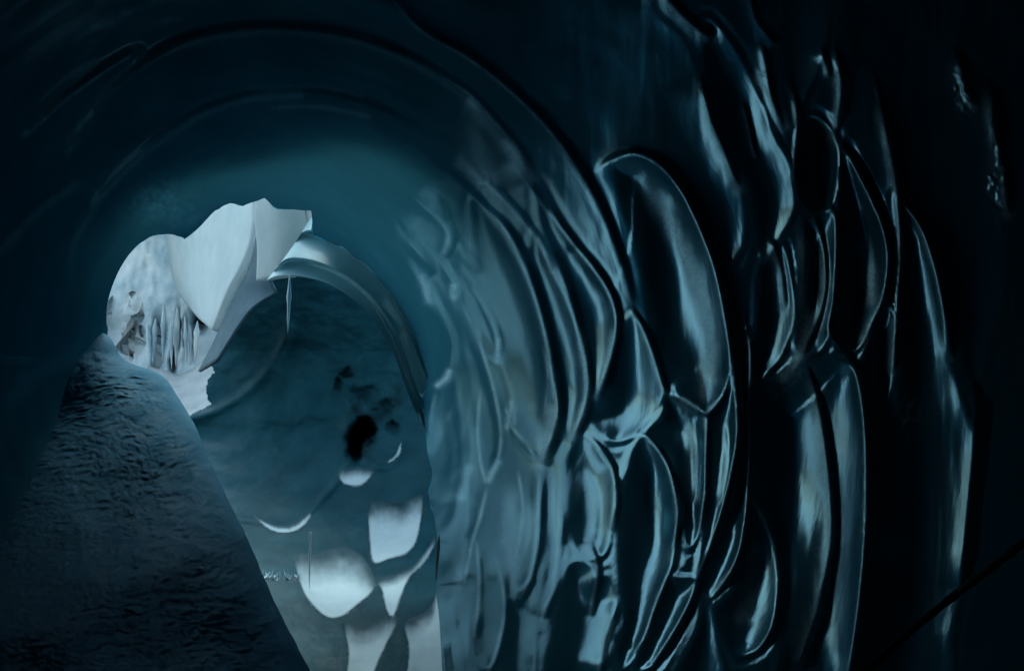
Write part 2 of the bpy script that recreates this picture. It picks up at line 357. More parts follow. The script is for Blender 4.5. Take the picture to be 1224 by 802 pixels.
# lips of the overlapping scallops, traced downwards: line, height, width of the swelling before it, width of the hollow behind it
CRESTS = [
 ([(500,232),(522,240),(533,263),(538,287),(530,305)], 8, 18, 14),
 ([(478,264),(500,280),(522,310),(540,338),(543,354)], 6, 14, 12),
 ([(488,312),(505,330),(522,368),(538,402),(539,425),(534,448),(518,465)], 8, 22, 14),
 ([(474,300),(482,335),(492,365),(501,405),(509,440),(514,466),(511,490),(510,520),(515,565),(514,600)], 5, 9, 8),
 ([(548,350),(566,390),(581,430),(592,470),(599,510),(598,540),(591,560),(582,576)], 8, 16, 14),
 ([(576,460),(572,510),(575,550),(582,576)], 2.5, 8, 8),
 ([(556,330),(579,366),(592,395),(596,415),(594,433)], 6, 14, 12),
 ([(575,235),(600,268),(622,308),(638,348),(651,392),(660,438),(666,480),(662,515),(654,538),(646,553)], 15, 34, 20),
 ([(646,554),(632,533),(614,512),(607,490)], 5, 14, 12),
 ([(650,285),(668,322),(682,362),(694,410),(702,460),(698,490),(690,512),(682,528)], 12, 24, 18),
 ([(660,262),(684,290),(706,316),(725,344),(737,378),(733,415),(722,452),(710,476)], 12, 26, 20),
 ([(700,225),(720,200),(740,188),(762,184),(788,196),(815,228),(840,278),(857,325),(868,378),(876,430),(881,480),(882,520),(876,560),(866,602),(852,645),(835,690)], 20, 42, 18),
 ([(748,360),(758,376),(771,396),(784,430),(793,462),(801,472)], 8, 30, 16),
 ([(878,455),(862,476),(846,494),(832,488),(815,478),(798,470)], 9, 18, 14),
 ([(850,490),(845,505),(844,545),(843,590),(837,635)], 8, 18, 16),
 ([(760,516),(775,524),(788,538),(799,560),(807,588),(811,615),(806,655)], 10, 22, 18),
 ([(806,670),(796,692),(784,722),(772,758),(762,780)], 6, 18, 14),
 ([(852,645),(836,688),(824,722),(804,758),(780,795)], 9, 30, 22),
 ([(690,520),(708,526),(722,542),(733,564),(737,595),(732,635)], 7, 18, 18),
 ([(646,556),(645,600),(642,650),(634,690),(622,714)], 7, 26, 16),
 ([(662,580),(668,620),(668,655),(661,700),(648,740)], 7, 18, 20),
 ([(584,577),(577,610),(565,650),(556,695)], 4, 12, 10),
 ([(592,660),(602,700),(603,740),(592,785),(582,806)], 5, 14, 12),
 ([(735,715),(732,738),(722,768),(716,805)], 7, 24, 20),
 ([(885,370),(894,398),(898,440),(896,500),(896,550),(892,610),(884,660),(868,692),(850,712)], 12, 13, 40),
 ([(888,590),(900,600),(913,616),(926,650),(931,700),(924,748),(906,778)], 11, 26, 22),
 ([(985,418),(1010,426),(1024,446),(1033,490),(1037,540),(1037,600),(1034,660),(1028,720),(1018,790),(1008,840)], 17, 36, 28),
 ([(955,436),(968,448),(980,490),(988,540),(994,600),(994,650),(985,700),(972,750),(950,808)], 13, 26, 14),
 ([(915,285),(926,295),(934,325),(939,372)], 6, 14, 14),
 ([(990,240),(999,262),(1001,310),(997,360),(991,392),(1002,412),(1020,430)], 9, 13, 12),
 ([(968,254),(976,266),(985,300),(986,345),(976,388),(958,425)], 8, 10, 10),
 ([(996,165),(1008,178),(1024,202),(1043,240),(1057,275),(1063,310),(1057,355),(1040,392)], 10, 22, 18),
 ([(1038,70),(1046,98),(1057,140),(1068,190),(1078,236),(1091,255),(1107,282),(1121,326),(1132,382),(1139,432)], 13, 26, 32),
 ([(1066,200),(1075,250),(1077,310),(1073,380),(1067,448)], 7, 10, 14),
 ([(1160,440),(1167,475),(1168,520),(1158,620),(1149,705)], 8, 28, 20),
 ([(834,85),(843,114),(853,150),(867,182),(884,226)], 9, 14, 20),
 ([(770,-25),(795,-5),(820,22),(842,40),(852,48)], 9, 16, 20),
 ([(885,-30),(896,-5),(907,28),(930,54)], 6, 14, 18),
 ([(908,50),(914,66),(918,90),(923,117),(936,154)], 7, 8, 14),
 ([(888,120),(894,145),(903,188)], 5, 8, 12), ([(943,95),(950,118),(955,156),(948,215)], 6, 8, 14), ([(996,50),(1003,78),(1007,112),(998,168)], 8, 10, 14), ([(980,55),(987,72),(991,92)], 5, 7, 8),
 ([(1140,55),(1150,82),(1157,108),(1168,130)], 7, 12, 14), ([(1178,90),(1187,115),(1190,150),(1200,200),(1208,260)], 8, 14, 16),
 ([(455,-30),(475,5),(505,38),(560,70),(620,118),(668,170),(712,240),(740,310),(757,372)], 12, 30, 60),
 ([(520,88),(560,112),(592,146),(619,180),(635,217)], 9, 24, 18),
 ([(560,205),(600,236),(640,284),(662,326)], 5, 16, 14), ([(610,190),(632,222),(662,262),(690,298)], 7, 20, 18),
 ([(440,168),(470,176),(510,192),(555,225),(600,270),(630,312)], 9, 20, 14), ([(400,204),(430,211),(470,226),(510,252),(545,292),(572,330)], 2.2, 16, 12),
 ([(380,248),(420,262),(462,292),(494,335),(514,385)], 3, 16, 10), ([(350,222),(400,228),(450,250),(490,288),(520,330)], 2.6, 14, 10),
 ([(60,230),(100,165),(140,112),(180,78),(230,52),(290,40),(360,40),(430,52),(500,80),(560,118)], 6, 20, 14),
 ([(70,350),(90,300),(112,255),(150,206),(200,166),(250,137),(310,118),(370,116),(430,128),(490,154),(545,188)], 6, 20, 14),
 ([(215,240),(250,208),(290,188),(340,178),(400,186),(450,208),(490,240)], 5, 20, 12),
 ([(290,150),(350,142),(410,152),(470,180)], 3, 12, 8), ([(250,100),(320,85),(390,90),(460,112),(530,150)], 3, 14, 8),
 ([(-40,345),(0,305),(25,275),(50,250),(90,222)], 5, 20, 14), ([(20,185),(60,140),(120,92),(175,58)], 4, 18, 12), ([(150,330),(180,270),(220,225)], 3, 14, 8),
 ([(700,560),(712,600),(708,650)], 4, 16, 14), ([(620,560),(626,610),(618,665)], 3, 16, 14), ([(650,410),(656,450),(652,500)], 3, 14, 10), ([(826,500),(832,550),(828,600)], 5, 12, 10), ([(866,500),(868,550),(858,605)], 4, 10, 8),
 ([(700,640),(714,680),(706,735)], 5, 18, 16), ([(555,480),(562,540),(556,600)], 3, 14, 12), ([(530,480),(540,540),(534,600)], 2.5, 14, 12), ([(540,640),(545,700),(540,760)], 3, 8, 8), ([(570,640),(574,700),(568,760)], 3, 12, 10),
]
HOLLOWS = [(977,200,17,44,22), (974,325,7,40,9), (1016,350,13,60,14), (1052,430,10,45,12), (936,580,30,130,16), (800,330,24,110,8), (690,110,70,110,10), (900,90,30,70,8), (787,600,14,60,9), (1060,560,16,80,6), (830,560,7,45,5), (752,460,22,50,5), (985,90,8,20,0)]
GLINT_STREAKS = [  # highlights on the ice, painted as pale bands: line, width, strength
 ([(765,205),(785,245),(805,280),(820,310),(835,345),(845,390),(847,430),(843,470)], 9, .9),
 ([(843,112),(852,150),(866,180),(883,224)], 8, 1), ([(785,-5),(815,20),(835,40),(850,46)], 9, .8),
 ([(912,58),(915,85),(906,95),(922,118),(935,152)], 6, .9), ([(950,118),(953,150)], 4, .8),
 ([(1002,78),(1005,110),(1003,140),(998,166)], 8, 1), ([(985,72),(988,86)], 4, 1),
 ([(1048,130),(1062,180),(1074,250),(1073,310),(1066,345)], 5, .9), ([(1064,350),(1048,378),(1032,405)], 7, .9), ([(1071,375),(1067,445)], 5, .8),
 ([(922,292),(932,325),(938,372)], 6, 1), ([(960,272),(963,330),(964,390),(948,435)], 6, .9), ([(984,295),(985,350),(974,392),(955,425),(938,452)], 7, 1),
 ([(1026,288),(1036,320),(1043,355)], 9, .7), ([(968,448),(978,480),(986,540),(992,590),(995,640),(986,690),(976,740),(952,805)], 11, .8),
 ([(1148,78),(1153,105),(1163,125)], 8, .8), ([(1184,112),(1184,145),(1192,190),(1203,255)], 9, .5),
 ([(824,505),(829,550),(831,594)], 6, .8), ([(905,640),(897,695),(885,735)], 10, .6),
 ([(662,480),(655,515),(646,551)], 8, .8), ([(538,440),(533,452),(522,461)], 3.5, 1), ([(598,548),(584,573)], 3.5, .9),
 ([(692,390),(700,440),(699,480),(684,525)], 5, .8), ([(734,390),(722,450),(711,474)], 4, .8),
 ([(535,262),(537,285),(531,302)], 4, .9), ([(541,338),(542,354)], 4, .9), ([(595,402),(594,432)], 3, .9), ([(503,326),(512,360)], 5, .7),
 ([(862,478),(848,492),(845,510)], 4, 1), ([(812,476),(832,488)], 4, 1), ([(600,165),(620,190),(633,215)], 7, .8), ([(850,708),(868,692),(882,676)], 5, .8),
 ([(1094,260),(1118,325),(1131,385)], 3, .5), ([(1034,500),(1036,620)], 2.5, .6), ([(796,692),(784,722),(772,760)], 2.5, .7), ([(733,738),(720,790)], 2.5, .7),
 ([(808,590),(812,625)], 4, .8), ([(606,515),(612,480)], 3, .8), ([(1000,400),(1014,416)], 4, .9), ([(893,398),(896,460)], 4, .7),
 ([(84,335),(90,290),(112,252),(150,205),(200,165),(250,135),(300,120),(360,115)], 4, .22), ([(120,125),(160,80),(200,62),(260,45),(330,38),(400,45),(460,62),(520,92),(570,130)], 4, .2),
 ([(545,185),(575,215),(605,240),(640,285),(665,320)], 4, .35), ([(-10,312),(25,275),(50,250),(90,222)], 5, .25), ([(320,130),(380,128),(440,140)], 3, .25), ([(300,108),(380,105),(430,115)], 3, .2),
 ([(590,410),(612,470),(614,505)], 3, .3), ([(648,385),(663,465),(660,520)], 3, .4), ([(765,385),(785,440),(796,470)], 4, .5), ([(550,600),(560,560)], 5, .4), ([(612,575),(608,640),(616,700)], 8, .3), ([(558,640),(548,700)], 5, .4),
]
gx = axis_coords(-20, 1246, 1.7, -26000, 26000)
gy = axis_coords(-20, 824, 1.7, -26000, 26000)
NX, NY = len(gx), len(gy)
PX, PY = np.meshgrid(gx, gy)
Q = quads_of(NX, NY)

cup_polys = [catmull(c, True, 5) for c, a in CUPS]
QC = np.stack([PX.ravel()[Q].mean(1), PY.ravel()[Q].mean(1)], -1)
label = np.zeros(len(Q), int)
hole_f = inside(QC[:, 0], QC[:, 1], HOLE_S)
GAP = 14.0
def cup_fields(X, Y):
    s1 = np.full(X.shape, -GAP); s2 = np.full(X.shape, -GAP); who = np.zeros(X.shape, int)
    for i, poly in enumerate(cup_polys):
        lo = poly.min(0) - 16; hi = poly.max(0) + 16
        bb = np.nonzero((X > lo[0]) & (X < hi[0]) & (Y > lo[1]) & (Y < hi[1]))
        x, y = X[bb], Y[bb]
        d = seg_dist(x, y, poly, True)[0]
        sg = np.where(inside(x, y, poly), d, -d)
        a1, a2, wh = s1[bb], s2[bb], who[bb]
        top = sg > a1
        s2[bb] = np.where(top, a1, np.maximum(a2, sg))
        s1[bb] = np.where(top, sg, a1); who[bb] = np.where(top, i + 1, wh)
    return s1, s2, who
label = cup_fields(QC[:, 0], QC[:, 1])[2]
VAULT = np.array([(60,410),(-1e5,410),(-1e5,-1e5),(470,-1e5),(470,-70),(500,35),(560,68),(620,118),(668,170),(641,216),(565,234),(455,230),(400,300),(300,400)], float)
FLOOR = np.array([(300,405),(-1e5,405),(-1e5,1e5),(560,1e5),(545,900),(532,850),(526,700)], float)
label[(label == 0) & inside(QC[:, 0], QC[:, 1], VAULT)] = 1000
label[(label == 0) & inside(QC[:, 0], QC[:, 1], FLOOR)] = 1001
label[hole_f] = -1
lg = label.reshape(NY - 1, NX - 1)
comp = np.zeros(lg.shape, int); sizes = [0]
for j0, i0 in zip(*np.nonzero(lg == 0)):
    if comp[j0, i0]: continue
    sizes.append(0); k_ = len(sizes) - 1; comp[j0, i0] = k_; todo = [(j0, i0)]
    while todo:
        j, i = todo.pop(); sizes[k_] += 1
        for jj, ii in ((j + 1, i), (j - 1, i), (j, i + 1), (j, i - 1)):
            if 0 <= jj < lg.shape[0] and 0 <= ii < lg.shape[1] and lg[jj, ii] == 0 and not comp[jj, ii]:
                comp[jj, ii] = k_; todo.append((jj, ii))
main_ = int(np.argmax(sizes)); loose = ((lg == 0) & (comp != main_)).ravel()
near_c = np.full(loose.sum(), 1e9); near_i = np.ones(loose.sum(), int)
for i, poly in enumerate(cup_polys):
    d = seg_dist(QC[loose, 0], QC[loose, 1], poly, True)[0]
    near_i = np.where(d < near_c, i + 1, near_i); near_c = np.minimum(near_c, d)
label[loose] = near_i

# pull the vertices between two regions onto the traced outline
lab_grid = label.reshape(NY - 1, NX - 1)
pad = np.pad(lab_grid, 1, mode='edge')
n4 = np.stack([pad[:-1, :-1], pad[:-1, 1:], pad[1:, :-1], pad[1:, 1:]], 0)
edge_v = ~((n4 == n4[:1]).all(0))
ex, ey = PX[edge_v], PY[edge_v]
bd = np.full(ex.shape, 1e9); bx = ex.copy(); by = ey.copy()
for poly in [HOLE_S]:
    d, qx, qy, _, _ = seg_dist(ex, ey, poly, True)
    w_ = d < bd
    bd = np.where(w_, d, bd); bx = np.where(w_, qx, bx); by = np.where(w_, qy, by)
ok = bd < 2.2
PX = PX.copy(); PY = PY.copy()
tx, ty = ex.copy(), ey.copy(); tx[ok] = bx[ok]; ty[ok] = by[ok]
PX[edge_v] = tx; PY[edge_v] = ty

D0 = shell_depth(PX, PY)
H = np.zeros_like(D0)                     # relief in pixels of the local scale, + = away from the viewer
def smooth01(v):
    v = np.clip(v, 0, 1); return v * v * (3 - 2 * v)
AMP = .75
S1, S2, WHO = cup_fields(PX, PY)
CUPAMP = .55
for i, ((c, a), poly) in enumerate(zip(CUPS, cup_polys)):
    sel = crest_split(poly)
    lo = poly.min(0) - 17; hi = poly.max(0) + 17
    bb = np.nonzero((PX > lo[0]) & (PX < hi[0]) & (PY > lo[1]) & (PY < hi[1]))
    ins = WHO[bb] == i + 1
    bb = (bb[0][ins], bb[1][ins])
    x, y = PX[bb], PY[bb]
    dR = seg_dist_some(x, y, poly, sel); dL = seg_dist_some(x, y, poly, ~sel)
    w = dR + dL
    t = np.clip(1 - (np.sqrt(dR * dR + 6.25) - 2.5) / np.maximum(w, 1e-3), 0, 1)
    wl = 46 * (1 - np.exp(-w / 46))                      # wide hollows do not get ever deeper
    H[bb] += CUPAMP * np.clip(.85 + (x - 620) / 600, .85, 1.05) * a * wl * (1 - .15 * t - .85 * t ** 3) * smooth01(dL / (3.5 + .6 * w)) * smooth01((S1[bb] + GAP) / GAP)
for line, A, wl, wr in CRESTS:
    pl = catmull(line, False, 6)
    m_ = 5 * max(wl, wr) + 10
    lo = pl.min(0) - m_; hi = pl.max(0) + m_
    bb = (PX > lo[0]) & (PX < hi[0]) & (PY > lo[1]) & (PY < hi[1])
    x, y = PX[bb], PY[bb]
    d, _, _, t, sd = seg_dist(x, y, pl, False, True)
    if pl[:, 0].mean() < 500: A = A * 3.4
    ts = smooth01(t / .35) * smooth01((1.0 - t) / .16) ** .7
    rnd = 1.6
    dr = np.sqrt(d * d + rnd * rnd) - rnd
    body = -np.exp(-dr / wl)
    mx_ = pl[:, 0].mean()
    soft = float(np.clip((800 - mx_) / 120, 0, 1))          # towards the opening the lips are lower and rounder
    dw = 3 + .16 * A + (3.5 + .20 * A) * soft + (4 if mx_ < 500 else 0)
    v = np.clip(d / dw, 0, 1)
    over = .25 * (1 - soft)
    drop = np.where(d < dw, -1 + (1 + over) * v * v * (3 - 2 * v), over * np.exp(-(d - dw) / wr))
    # past the ends of the line both sides meet softly
    H[bb] += AMP * A * ts * np.where(sd >= 0, body, drop)
for cx_p, cy_p, rx, ry, dep in HOLLOWS:
    H += dep * np.exp(-(((PX - cx_p) / rx) ** 2 + ((PY - cy_p) / ry) ** 2) ** 1.5)
infr = np.clip((PX + 300) / 300, 0, 1) * np.clip((1500 - PX) / 280, 0, 1)
# soft undulation running along the tunnel, finer vertical flutes near the viewer
ang = np.arctan2(PY - VY, PX - VX); rho = np.hypot(PX - VX, PY - VY)
H += 2.2 * vnoise(ang * 4.0 + 10, np.log(rho + 30) * 9, 3, 3)
H += .45 * vnoise(PX / 9.0, PY / 70.0, 11, 2) * np.clip((PX - 540) / 160, .15, 1)
H += 0.3 * vnoise(PX / 5.0, PY / 90.0, 12, 2) * np.clip((PX - 1030) / 40, 0, 1)
arc = np.clip((600 - PX) / 120, 0, 1)
H += (1.6 * vnoise(ang * 1.6 + 5, rho / 20.0, 14, 3) + 7.0 * vnoise(ang * 1.1 + 9, rho / 46.0 + .35 * ang, 15, 2)) * arc
def blur(A, sg):
    r = int(3 * sg + 1); k = np.exp(-.5 * (np.arange(-r, r + 1) / sg) ** 2); k /= k.sum()
    P_ = np.pad(A, r, mode='edge')
    t_ = sum(k[i] * P_[:, i:i + A.shape[1]] for i in range(2 * r + 1))
    return sum(k[i] * t_[i:i + A.shape[0], :] for i in range(2 * r + 1))
Hb1, Hb2 = blur(H, .85), blur(H, 1.5)
wb = np.clip(np.maximum((790 - PX) / 130, (PX - 1120) / 30), 0, 1)
H = Hb1 * (1 - wb) + Hb2 * wb
Hm = H * D0 / F
for (c, s, a) in FROST_AND_SPARKLE:
    wgt = np.exp(-((PX - c[0]) / s[0]) ** 2 - ((PY - c[1]) / s[1]) ** 2)
    Hm += a * wgt * vnoise(PX / 4.5, PY / 4.5, 21, 3) * .8
FROST_GLINT = np.zeros_like(D0)  # frost patches plus highlights painted along streaks and lips
for line, wd, a in GLINT_STREAKS:
    pl = catmull(line, False, 5)
    lo = pl.min(0) - 3 * wd; hi = pl.max(0) + 3 * wd
    bb = (PX > lo[0]) & (PX < hi[0]) & (PY > lo[1]) & (PY < hi[1])
    x, y = PX[bb], PY[bb]
    d, _, _, t, _ = seg_dist(x, y, pl, False, True)
    d = d + wd * .45 * vnoise(x / 7, y / 14, 23, 3)
    FROST_GLINT[bb] = np.maximum(FROST_GLINT[bb], a * np.exp(-np.maximum(d, 0) ** 2 / wd ** 2) * np.clip(t * 5 + .15, 0, 1))
for line, A, wl, wr in CRESTS:              # crest highlights painted as pale lines on the sharp lips
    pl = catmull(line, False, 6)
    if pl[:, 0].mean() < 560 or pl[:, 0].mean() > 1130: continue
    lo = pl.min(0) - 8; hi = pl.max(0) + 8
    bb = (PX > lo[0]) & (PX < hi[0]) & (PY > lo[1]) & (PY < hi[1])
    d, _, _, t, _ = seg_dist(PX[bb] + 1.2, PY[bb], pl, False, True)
    FROST_GLINT[bb] = np.maximum(FROST_GLINT[bb], .8 * np.exp(-(d / 2.0) ** 2) * smooth01(t * 4) * (.65 + .5 * vnoise(PX[bb] / 9, PY[bb] / 22, 67, 2)))
for (c, s, a) in FROST_AND_SPARKLE:
    FROST_GLINT = np.maximum(FROST_GLINT, 60 * a * np.exp(-((PX - c[0]) / s[0]) ** 2 - ((PY - c[1]) / s[1]) ** 2) * (.55 + .6 * vnoise(PX / 5, PY / 5, 25, 3)))
FROST_GLINT = np.clip(FROST_GLINT, 0, 1)
# gloss weight: lowered near the opening to dim sheen, raised deeper in for highlights
GLOSS_W = np.clip(.30 + 1.05 * smooth01((PX - 590) / 190) + .3 * vnoise(PX / 60, PY / 90, 27, 3), .2, 1.5)
GLOSS_W = np.where(PX < 560, np.clip(.34 + .3 * vnoise(ang * 3, rho / 40, 29, 3), .12, 1), GLOSS_W)
D = np.maximum(D0 + Hm, 0.05)
GLOSS_W = np.clip(GLOSS_W + .55 * FROST_GLINT, .2, 1.6)
V = point(PX.ravel(), PY.ravel(), D.ravel())

wall = None
wall_root = empty('scalloped_ice_wall', (2.2, 3.0, 0.0))
tag(wall_root, 'glossy dark blue ice wall melted into long overlapping hollows, right of the cave', 'ice wall', kind='thing')
def shell_obj(name, mask, mat, parent=None):
    me, used = mesh_quads(V, Q[mask], name)
    add_attr(me, 'frost', FROST_GLINT.ravel()[used]); add_attr(me, 'wet', GLOSS_W.ravel()[used])  # 'frost' also carries the painted highlights
    o = link(name, me, mat, parent)
    if parent is not None: o.matrix_parent_inverse = parent.matrix_world.inverted()
    return o
bpy.context.view_layer.update()
base = shell_obj('wall_surface', label == 0, M['wall'], wall_root)
for i in range(len(CUPS)):
    if (label == i + 1).sum() > 4:
        shell_obj('scallop', label == i + 1, M['wall'], wall_root)
vault = shell_obj('ice_vault', label == 1000, M['vault'])
tag(vault, 'curved dark teal ice vault with faint concentric ripples, arching over the bright opening', 'ice vault', kind='thing')
fl = shell_obj('cave_floor', label == 1001, M['vault']); tag(fl, kind='structure')

# thickness of the shell's rim: a lip turning back from the edge of the opening
hp = catmull(HOLE, True, 4)
hd = shell_depth(hp[:, 0], hp[:, 1])
cxy = np.array([300.0, 480.0])
rings = []
for k, (s, dd) in enumerate([(0.999, 0.0), (1.01, .10), (1.05, .22), (1.14, .40), (1.30, .62), (1.5, .8)]):
    q = cxy + (hp - cxy) * s
    rings.append(point(q[:, 0], q[:, 1], hd + dd))
n = len(hp); vv = np.concatenate(rings); ff = []
for k in range(len(rings) - 1):
    for i in range(n):
        j = (i + 1) % n
        ff.append((k * n + i, k * n + j, (k + 1) * n + j, (k + 1) * n + i))
lip_me = mesh_from(vv, ff, 'rim')
add_attr(lip_me, 'wet', np.full(len(lip_me.vertices), .5))
link('rim', lip_me, M['vault'], None)
rim = bpy.data.objects['rim']; rim.parent = vault

# the tunnel goes on behind the viewer
nseg = 64
th = np.linspace(0, 2 * math.pi, nseg, endpoint=False)
rr = K / F
vv = []; ff = []
ys = [0.16, -1.0, -2.5, -4.5, -7.0, -9.0]
for k, y in enumerate(ys):
    r_ = (rr * 1.02) * (1 + (0.08 * np.sin(3 * th + k) + 0.05 * np.sin(5 * th - 2 * k)) * min(k, 1))
    if k == len(ys) - 1: r_ = r_ * 0.02
    for i in range(nseg): vv.append((r_[i] * math.cos(th[i]), y, CAMZ + r_[i] * math.sin(th[i])))
for k in range(len(ys) - 1):
    for i in range(nseg):
        j = (i + 1) % nseg
        ff.append((k * nseg + i, k * nseg + j, (k + 1) * nseg + j, (k + 1) * nseg + i))
tw = link('tunnel_wall', mesh_from(vv, ff, 'tunnel_wall'), M['vault']); tag(tw, kind='structure')

# unseen glacier added around the tunnel to block daylight, thinning out towards the opening
vv = []; ff = []
ns = 96; th = np.linspace(0, 2 * math.pi, ns, endpoint=False)
rows = [(-9.5, 3.6), (-5, 3.6), (0, 3.5), (2.5, 3.2), (4.0, 2.95), (5.0, 2.5), (5.6, 2.25), (6.0, 2.08)]
for y, r_ in rows:
    for t in th:
        yy = y + (.9 * max(-math.cos(t + .4), 0) if y > 2 else 0) + .15 * math.sin(5 * t + y)
        cxw = (VX - CX) / F * yy; czw = CAMZ - (VY - CY) / F * yy
        q = r_ * (1 + .03 * math.sin(7 * t))
        q = q + max(0, 3.3 - q) * float(np.clip((-math.sin(t) - .05) / .35, 0, 1))
        vv.append((cxw + q * math.cos(t), yy, czw + q * math.sin(t)))
for k in range(len(rows) - 1):
    for i in range(ns):
        j = (i + 1) % ns
        ff.append((k * ns + i, k * ns + j, (k + 1) * ns + j, (k + 1) * ns + i))
ff.append(tuple(range(ns)))
gl = link('glacier', mesh_from(vv, ff, 'glacier'), M['ground_snow']); tag(gl, kind='structure')

# ------------------------------------------------------------------ ice arch behind the rim
def loft(name, curves, mat, parent=None, thick=None):
    """curves: list of (n,3) arrays"""
    n = len(curves[0]); vv = np.concatenate(curves); ff = []
    for k in range(len(curves) - 1):
        for i in range(n - 1):
            ff.append((k * n + i, k * n + i + 1, (k + 1) * n + i + 1, (k + 1) * n + i))
    o = link(name, mesh_from(vv, ff, name), mat, parent)
    if thick:
        s = o.modifiers.new('Solidify', 'SOLIDIFY'); s.thickness = thick; s.offset = 1
    return o

def resample(pts, n):
    p = catmull(pts, False, 12)
    d = np.concatenate([[0], np.cumsum(np.hypot(*np.diff(p, axis=0).T))])
    t = np.linspace(0, d[-1], n)
    return np.stack([np.interp(t, d, p[:, 0]), np.interp(t, d, p[:, 1])], -1)

E2 = [(376,262),(378,250),(390,246),(420,262),(462,300),(495,350),(515,400),(530,440),(545,480),(560,520)]
E1 = [(318,336),(330,331),(360,331),(396,341),(432,366),(458,400),(474,432),(484,462),(500,498),(524,540)]
e2 = resample(E2, 60); e1 = resample(E1, 60)
curves = []
for t in np.linspace(0, 1, 60):
    q = e2 * (1 - t) + e1 * t
    dep = 8.9 - 0.45 * t + .03 * np.sin(np.linspace(0, 14, 60) + 5 * t) - .10 * abs((t * 2.6 + .06 * np.sin(np.linspace(0, 9, 60))) % 1 - .15).mean() - .12 * ((t * 2.4 + .12 * np.sin(np.linspace(0, 7, 60))) % 1) - np.linspace(0, 1, 60) * 1.4
    curves.append(point(q[:, 0], q[:, 1], dep))
for k, (s, dd) in enumerate([(0.01, .1), (0.05, .25), (0.14, .45), (0.3, .7)]):
    q = e1 * (1 - s) + e2 * s
    curves.append(point(q[:, 0], q[:, 1], 8.9 - 0.45 - np.linspace(0, 1, 60) * 1.4 + dd))
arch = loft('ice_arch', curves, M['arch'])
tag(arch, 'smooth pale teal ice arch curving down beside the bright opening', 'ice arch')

# ------------------------------------------------------------------ white curtain, grey fin, outside snow
def panel(name, left, right, dl, dr, mat, bulge=0.0, nu=24, nv=30, thick=0.12, folds=0.0, parent=None):
    a = resample(left, nv); b = resample(right, nv)
    cur = []
    for u in np.linspace(0, 1, nu):
        q = a * (1 - u) + b * u
        dep = dl * (1 - u) + dr * u - bulge * math.sin(math.pi * u) + folds * math.sin(u * 9.0) * np.linspace(1, .3, nv)
        cur.append(point(q[:, 0], q[:, 1], dep))
    return loft(name, cur, mat, parent, thick)

cur = panel('ice_curtain', [(206,262),(210,310),(220,345),(238,370)], [(317,225),(312,285),(297,325),(284,348),(264,398)], 15.2, 11.0, M['curtain'], .5, folds=.10)
tag(cur, 'smooth glowing white ice curtain hanging inside the bright opening', 'ice curtain')
fin = panel('ice_fin', [(314,262),(300,322),(284,352),(262,402),(240,445)], [(322,262),(326,335),(332,350),(300,374),(262,432)], 10.9, 10.2, M['fin'], .1, thick=.04)
tag(fin, 'flat grey blue ice fin between the white curtain and the dark chamber wall', 'ice fin')
fold = panel('ice_drape', [(316,228),(314,260),(318,300),(318,336)], [(373,228),(373,258),(378,285),(358,330)], 9.6, 9.2, M['curtain'], .18, folds=.06)
tag(fold, 'short pale ice drape with soft folds hanging right of the white curtain', 'ice drape')

# bank of snow beyond the opening
bx_ = np.arange(60, 300, 2.0); by_ = np.arange(180, 520, 2.0)
BX, BY = np.meshgrid(bx_, by_)
bd_ = 15.5 + .22 * vnoise(BX / 60, BY / 60, 31, 4) + .07 * vnoise(BX / 14, BY / 40, 33, 3) - .004 * (BX - 180)
for (qx, qy, ra, rb, am) in [(188,418,5,24,1.6), (207,432,3,12,1.2), (240,384,9,12,1.0), (214,398,2.5,22,.6), (222,405,2,18,.6), (196,404,3,20,.5), (232,410,3,14,.6)]:
    bd_ = bd_ + am * np.exp(-((BX - qx + 2 * vnoise(BX / 6, BY / 9, 35, 2)) / ra) ** 2 - ((BY - qy) / rb) ** 2)
bd_ -= .012 * np.clip(BY - 400, 0, 100)
me, _ = mesh_quads(point(BX.ravel(), BY.ravel(), bd_.ravel()), quads_of(len(bx_), len(by_)), 'snow_bank')
o = link('snow_bank', me, M['snow']); tag(o, 'white snow bank with blue grey streaks outside the cave opening', 'snow bank')
s = o.modifiers.new('Solidify', 'SOLIDIFY'); s.thickness = 1.0; s.offset = -1

g = [(172,436),(196,442),(214,447),(230,440),(248,424),(268,400)]
g2 = [(186,530),(215,520),(240,512),(262,502),(280,490),(292,476)]
ga = resample(g, 24); gb = resample(g2, 24)
cs = []
for t in np.linspace(0, 1, 14):
    q = ga * (1 - t) + gb * t
    q = q + rng.normal(0, .35, q.shape)
    cs.append(point(q[:, 0], q[:, 1], 14.6 - 2.2 * t))
o = loft('snow_drift', cs, M['drift'], None, .05); tag(o, 'bright white snow drift sloping into the cave below the opening', 'snow drift')

def icicle(px, py0, py1, wpx, d, lean=0, label=None, group=None, seg=10, mat='icicle', taper_top=False):
    vv = []; ff = []
    nr = 9
    for k in range(nr):
        t = k / (nr - 1)
        r_ = wpx / F * d * .5 * (1 - t) ** .8 * (min(1, .12 + 2.6 * t) if taper_top else 1) * (1 + .18 * math.sin(k * 2.3 + px)) + .002
        c = point(px + lean * t, py0 + (py1 - py0) * t, d)
        for i in range(seg):
            a = 2 * math.pi * i / seg
            vv.append((c[0] + r_ * math.cos(a), c[1] + r_ * math.sin(a), c[2]))
    for k in range(nr - 1):
        for i in range(seg):
            j = (i + 1) % seg
            ff.append((k * seg + i, (k + 1) * seg + i, (k + 1) * seg + j, k * seg + j))
    ff.append(tuple(range(seg))); ff.append(tuple(range((nr - 1) * seg, nr * seg))[::-1])
    o = link('icicle', mesh_from(vv, ff, 'icicle'), M[mat])
    tag(o, label, 'icicle', group)
    return o
